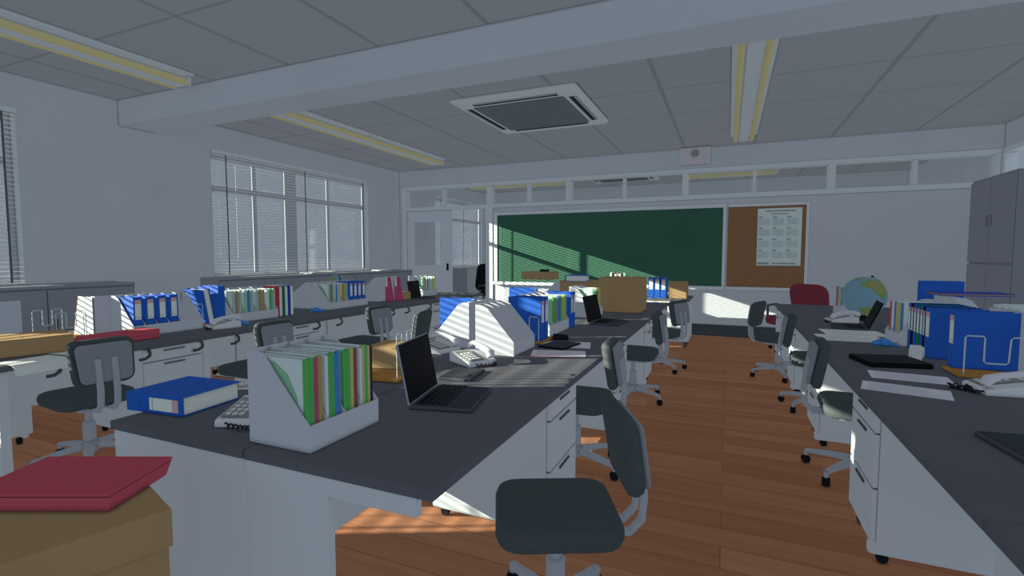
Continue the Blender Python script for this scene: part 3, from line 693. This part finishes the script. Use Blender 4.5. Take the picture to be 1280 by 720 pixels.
names = {('blue', 1): 'far-end blue', ('black', 1): 'thick black', ('blue', 2): 'second blue', ('green', 1): 'green', ('blue', 3): 'third blue', ('black', 2): 'thin black', ('blue', 4): 'thick nearest blue'}
for c, mm_, wd in seq:
    cc[c] = cc.get(c, 0) + 1
    yy -= wd / 2; binder('%s labelled binder in the row right of the coloured files' % names[(c, cc[c])], 1.125, yy, rz=R(-90), w=wd, col=mm_, group=GBK, ring=False); yy -= wd / 2 + .006
t = thing('tape_dispenser', 'white tape dispenser in front of the thick blue binder', 'tape dispenser', (1.04, 3.66, ZT), R(80))
MB().prism([(-.07, .001), (.07, .001), (.065, .05), (.02, .085), (-.03, .09), (-.07, .045)], -.025, .025).done('body', PHONE, t); MB().lathe([(.015, -.01), (.032, -.01), (.032, .01), (.015, .01)], 16, M=Matrix.Translation((-.015, -.027, .05)) @ Matrix.Rotation(R(90), 4, 'X')).done('tape_roll', PAPER, t)
t = thing('tape_dispenser', 'blue low tape dispenser beside the white sheets', 'tape dispenser', (1.015, 4.17, ZT), R(-5))
MB().prism([(-.075, .001), (.075, .001), (.07, .014), (.03, .022), (.02, .04), (-.02, .045), (-.05, .03), (-.075, .015)], -.03, .03).done('body', TAPE, t); MB().lathe([(.014, -.008), (.024, -.008), (.024, .008), (.014, .008)], 16, M=Matrix.Translation((-.005, -.036, .026)) @ Matrix.Rotation(R(90), 4, 'X')).done('tape_roll', TAPE, t)
file_box('grey file box with red, blue and yellow files on the right desks', 1.345, 4.16, .30, -1, rows=3)
files(1.345, 4.16, .30, -1, [['blue', 'yellow'], ['yellow', 'blue'], ['white', 'red']], 'the right island file box')
sheet('near one of two big white sheets spread before the globe', .855, 4.41, R(4), .42, .32, m_=PAPER, name='paper_sheet')
sheet('far one of two big white sheets spread before the globe', .93, 4.735, R(3), .42, .31, m_=PAPER, name='paper_sheet')
laptop('black laptop seen from the side in front of the globe', 1.09, 5.08, R(-90) - .10, 112, w=.34, d=.24, lid=.235) 
phone('small white telephone left of the globe', .985, 5.47, R(12))
t = thing('globe', 'large blue desk globe on the right desks', 'globe', (1.21, 5.74, ZT), R(20))
MB().sphere(.185, (0, 0, .232)).done('sphere', GLOBE, t, True)
MB().lathe([(0, .001), (.09, .001), (.09, .012), (.03, .03), (.018, .06), (0, .06)], 20).done('base', CASTER, t, True)
tl = R(20); arc = [(math.sin(a) * .2, 0, .232 + math.cos(a) * .2) for a in [tl + math.pi * k / 16 for k in range(17)]]
MB().tube(arc, .006, 6).done('meridian_arm', CHAIRM, t, True); MB().sphere(.011, (math.sin(tl) * .2, 0, .232 + math.cos(tl) * .2)).done('axis_knob', CASTER, t); MB().sphere(.011, (-math.sin(tl) * .2, 0, .232 - math.cos(tl) * .2)).done('axis_knob', CASTER, t)
file_box('white file box left behind the globe', 1.33, 6.02, .34, -1, rows=3)
files(1.33, 6.02, .34, -1, [['blue'], ['yellow', 'yellow'], ['blue', 'pink']], 'the box behind the globe')
t = binder('blue binder standing right behind the globe', 1.26, 5.05, rz=0, w=.075, labelled=False, H=.42, D=.27, group=None); t.location = (1.41, 4.95, ZT); t.rotation_euler = (0, 0, R(180 + 90))
GS = 'things at the back of the right desks'
file_box('grey file box opening away, right behind the row of binders', 1.48, 3.62, .34, 1, rows=4, h=.305)
files(1.48, 3.62, .34, 1, [['green', 'white'], ['green', 'lime'], ['green', 'white'], ['lime', 'green']], 'the box behind the binders', h=.33)
binder('blue binder behind the big leaning binder', 1.47, 3.56, rz=R(-90), w=.07, labelled=False, H=.305, group=None)
file_box('grey file box at the right photo edge behind the bent wire', 1.43, 3.165, .34, 1, rows=4)
t = thing('book', 'dark blue book lying across the files behind the globe', 'book', (1.62, 4.66, ZT + .3305), R(8)); MB().box(-.22, .22, -.11, .11, .0, .004).done('cover', NAVY, t); MB().box(-.215, .215, -.105, .105, .004, .016).done('pages', SPINE['tan'], t); MB().box(-.22, .22, -.11, .11, .016, .02).done('top_cover', NAVY, t)
file_box('grey file box under the lying dark blue book', 1.48, 4.44, .42, 1, rows=4, h=.325)

# --- left island
t = carton('low brown cardboard tray box at the left photo edge', -4.13, 1.655, ZT, .36, .46, .105, R(-17))
sheet('white paper lying beside the cardboard tray at the left desk edge', -3.86, 1.86, R(8), .22, .30, m_=PAPER)
t = thing('paper_sheet', 'striped sunlit paper drooping over the left desk edge', 'paper', (-3.69, 1.52, .70), R(4))
MB().prism([(-.16, .001), (.01, .002), (.035, -.012), (.045, -.06), (.043, -.06), (.033, -.014), (.01, .0), (-.16, -.0)], -.10, .16).done('page', PAPER, t)
t.location.z = ZT + .004
wire_rack('empty wire rack behind the cardboard tray on the left desks', -4.56, 2.05, R(0), .34, .22, nh=.21)
file_box('grey box back at the left photo edge behind the wires', -4.62, 1.52, .34, -1, rows=3, h=.30)
file_box('sunlit white file box opening to the window, left island', -4.43, 2.22, .36, -1, rows=4)
for k, (c, l) in enumerate((('white', 'first'), ('red', 'second'))):
    pass
t = thing('document_file', 'red-edged white file in the sunlit box on the left desks', 'file', (-4.43, 2.215, ZT + .004), 0)
MB().prism([(-.02, .0), (-.285, .0), (-.20, .30), (-.02, .30)], -.006, -.002).done('sheets', PAPER, t); MB().prism([(-.285, .0), (-.29, .0), (-.205, .30), (-.20, .30)], -.006, -.002).done('red_edge', REDB, t)
t = thing('red_folder', 'thick flat red folder lying on the left desks behind the chair back', 'folder', (-4.01, 2.15, ZT), R(2))
MB().box(-.085, .085, -.225, .225, .001, .03, .003).done('lower_cover', REDC, t); MB().box(-.087, .087, -.227, .227, .0305, .07, .004).done('upper_cover', REDC, t)
bx, by = -4.375, 2.30
file_box('wide grey file box with four labelled blue binders, left island', bx, by, .54, 1, rows=6)
for k in range(4): binder('%s labelled blue binder of four in the left file box' % ['nearest', 'second', 'third', 'farthest'][k], bx + .25, by + .045 + k * .09, z=ZT + .005, rz=R(90), w=.066, D=.235, H=.30, group='four blue binders in the left file box')
wire_rack('wooden rack with wire end under the leaning blue binders, left island', -4.30, 2.99, R(90), .22, .28, nh=.2, ends=(0,))
binder('blue binder with its pages towards the camera leaning in the left rack', -4.43, 2.972, rz=R(-90), z=ZT + .026, w=.06, labelled=False, D=.26, group=None, tilt=R(9))
binder('upright blue binder in the left rack against the coloured file box', -4.17, 3.065, rz=R(90), z=ZT + .02, w=.065, labelled=False, D=.26, H=.33, group=None)
phone('white telephone at the foot of the leaning blue binders', -3.98, 2.93, R(75))
t = thing('tape_dispenser', 'blue tape dispenser at the corner of the coloured files, left island', 'tape dispenser', (-4.03, 3.13, ZT), R(40)); MB().prism([(-.075, .001), (.075, .001), (.07, .014), (.03, .03), (-.02, .045), (-.075, .015)], -.03, .03).done('body', TAPE, t); MB().lathe([(.014, -.008), (.024, -.008), (.024, .008), (.014, .008)], 16, M=Matrix.Translation((-.005, -.036, .026)) @ Matrix.Rotation(R(90), 4, 'X')).done('tape_roll', TAPE, t)
file_box('grey box with coloured files left of the wide window, left island', -4.42, 3.16, .50, 1, rows=4)
files(-4.42, 3.16, .50, 1, [['pale', 'tan', 'pale'], ['pale', 'blue', 'pale'], ['pale', 'tan', 'olive'], ['white', 'green', 'pale']], 'the left coloured box')
for k, (c, n_) in enumerate(((REDB, 'red'), (PAPER, 'white'), (GREENB, 'dark green'), (PAPER, 'pale'), (NAVY, 'dark blue'), (LAB, 'light blue'))):
    t = thing('book', '%s book standing right of the left coloured files' % n_, 'book', (-4.40, 3.685 + k * .035, ZT), 0, 'books at the end of the left file box')
    MB().box(.0, .22, -.015, .015, .001, .31 - .01 * (k % 2)).done('cover', c, t); MB().box(-.002, .21, -.011, .011, .006, .314 - .01 * (k % 2)).done('pages', PAPER, t)
file_box('plain grey box side left of the second coloured files, opening to the window', -4.45, 4.36, .50, -1, rows=4, d=.40)
t = thing('tape_dispenser', 'blue tape dispenser in front of the second plain grey box, left island', 'tape dispenser', (-4.17, 4.20, ZT), R(40)); MB().prism([(-.075, .001), (.075, .001), (.07, .014), (.03, .03), (-.02, .05), (-.075, .015)], -.03, .03).done('body', TAPE, t); MB().lathe([(.014, -.008), (.024, -.008), (.024, .008), (.014, .008)], 16, M=Matrix.Translation((-.005, -.036, .026)) @ Matrix.Rotation(R(90), 4, 'X')).done('tape_roll', TAPE, t)
file_box('grey box with pale files and small blue binders, left island', -4.43, 4.38, .66, 1, rows=6)
files(-4.43, 4.38, .33, 1, [['pale', 'tan', 'pale'], ['blue', 'yellow'], ['olive', 'yellow', 'pale']], 'the second left file box')
for k in range(4): binder('%s small blue binder in the second left file box' % ['nearest', 'second', 'third', 'farthest'][k], -4.185, 4.765 + k * .075, z=ZT + .005, rz=R(90), w=.058, D=.22, H=.30, group='blue binders in the second left file box')
file_box('grey slanted file box opening to the window, before the pink files', -4.30, 5.42, .34, -1, rows=3, d=.36, h=.33)
for k, l in enumerate(('nearer', 'farther')):
    t = thing('document_file', '%s of two pink files beside the slanted grey box' % l, 'file', (-4.28 + k * .05, 5.56 + k * .14, ZT), R(4), 'two pink files'); MB().prism([(0, .001), (.12, .001), (.06, .33), (.0, .33)], -.02, .02).done('folder', SPINE['pink'], t); MB().prism([(.005, .2), (.04, .2), (.03, .335), (.005, .335)], -.021, .021).done('paper', PAPER, t)
carton('small brown box between pink files and the far laptop', -4.22, 5.87, ZT, .14, .16, .10)
laptop('small black open laptop far on the left desks', -4.18, 6.12, R(90) + .1, 100, w=.34, d=.24)
file_box('sunlit file box with green papers before the door', -4.48, 6.36, .40, 1, rows=3)
files(-4.48, 6.36, .40, 1, [['green', 'salmon'], ['blue', 'pale'], ['lime', 'yellow']], 'the box before the door')
# on the long low cabinet
t = thing('globe', 'small blue globe on the left island showing above the pale files', 'globe', (-4.80, 5.2, ZT), R(-30))
MB().sphere(.13, (0, 0, .235)).done('sphere', GLOBE, t, True); MB().lathe([(0, .001), (.07, .001), (.07, .01), (.015, .02), (.012, .085), (0, .085)], 18).done('base', CASTER, t, True)
arc = [(math.sin(a) * .14, 0, .235 + math.cos(a) * .14) for a in [R(20) + math.pi * k / 14 for k in range(15)]]; MB().tube(arc, .005, 6).done('meridian_arm', CASTER, t)
for k, (y, l) in enumerate(((6.1, 'near'), (6.45, 'far'))):
    t = thing('paper_stack', '%s pile of white papers on the long low cabinet under the blind' % l, 'papers', (-6.18, y, 1.0285), R(5 + 9 * k), 'papers on the low cabinet')
    for q in range(3): MB().box(-.11, .11, -.13, .13, .001 + q * .01, .009 + q * .01, M=Matrix.Rotation(R(6 * q), 4, 'Z')).done('bundle', PAPER, t)
t = thing('paper_stack', 'white papers at the far end of the long low cabinet', 'papers', (-6.18, 7.9, 1.0285), R(-8))
for q in range(2): MB().box(-.11, .11, -.15, .15, .001 + q * .01, .009 + q * .01, M=Matrix.Rotation(R(5 * q), 4, 'Z')).done('bundle', PAPER, t)

# --- foreground boxes with the red case
carton('cardboard box with a lid in the left foreground, red case on it', -1.62, .705, .335, .50, .36, .325, R(-17.5), lid=.10)
carton('larger cardboard box beneath the lidded box in the left foreground', -1.75, .70, 0, .52, .46, .329, R(-17.5))
t = thing('red_case', 'flat red case with overhanging lid lying on the foreground cardboard box', 'case', (-1.653, .76, .6605), R(23.4))
def frustum(w0, d0, w1, d1, z0, z1):
    M_ = MB(); b = M_.b; A = [b.verts.new((x * w0 / 2, y * d0 / 2, z0)) for x, y in ((-1, -1), (1, -1), (1, 1), (-1, 1))]; B = [b.verts.new((x * w1 / 2, y * d1 / 2, z1)) for x, y in ((-1, -1), (1, -1), (1, 1), (-1, 1))]
    fs = [b.faces.new(A[::-1]), b.faces.new(B)] + [b.faces.new((A[i], A[(i + 1) % 4], B[(i + 1) % 4], B[i])) for i in range(4)]
    bmesh.ops.recalc_face_normals(b, faces=fs); return M_
frustum(.35, .215, .372, .236, .001, .043).done('tray', REDC, t)
MB().box(-.183, .183, -.115, .115, .043, .0455).done('seam', mat('case_seam', (.2, .03, .04)), t)
MB().box(-.1885, .1885, -.12, .12, .0455, .054, .002).done('lid', REDC, t)
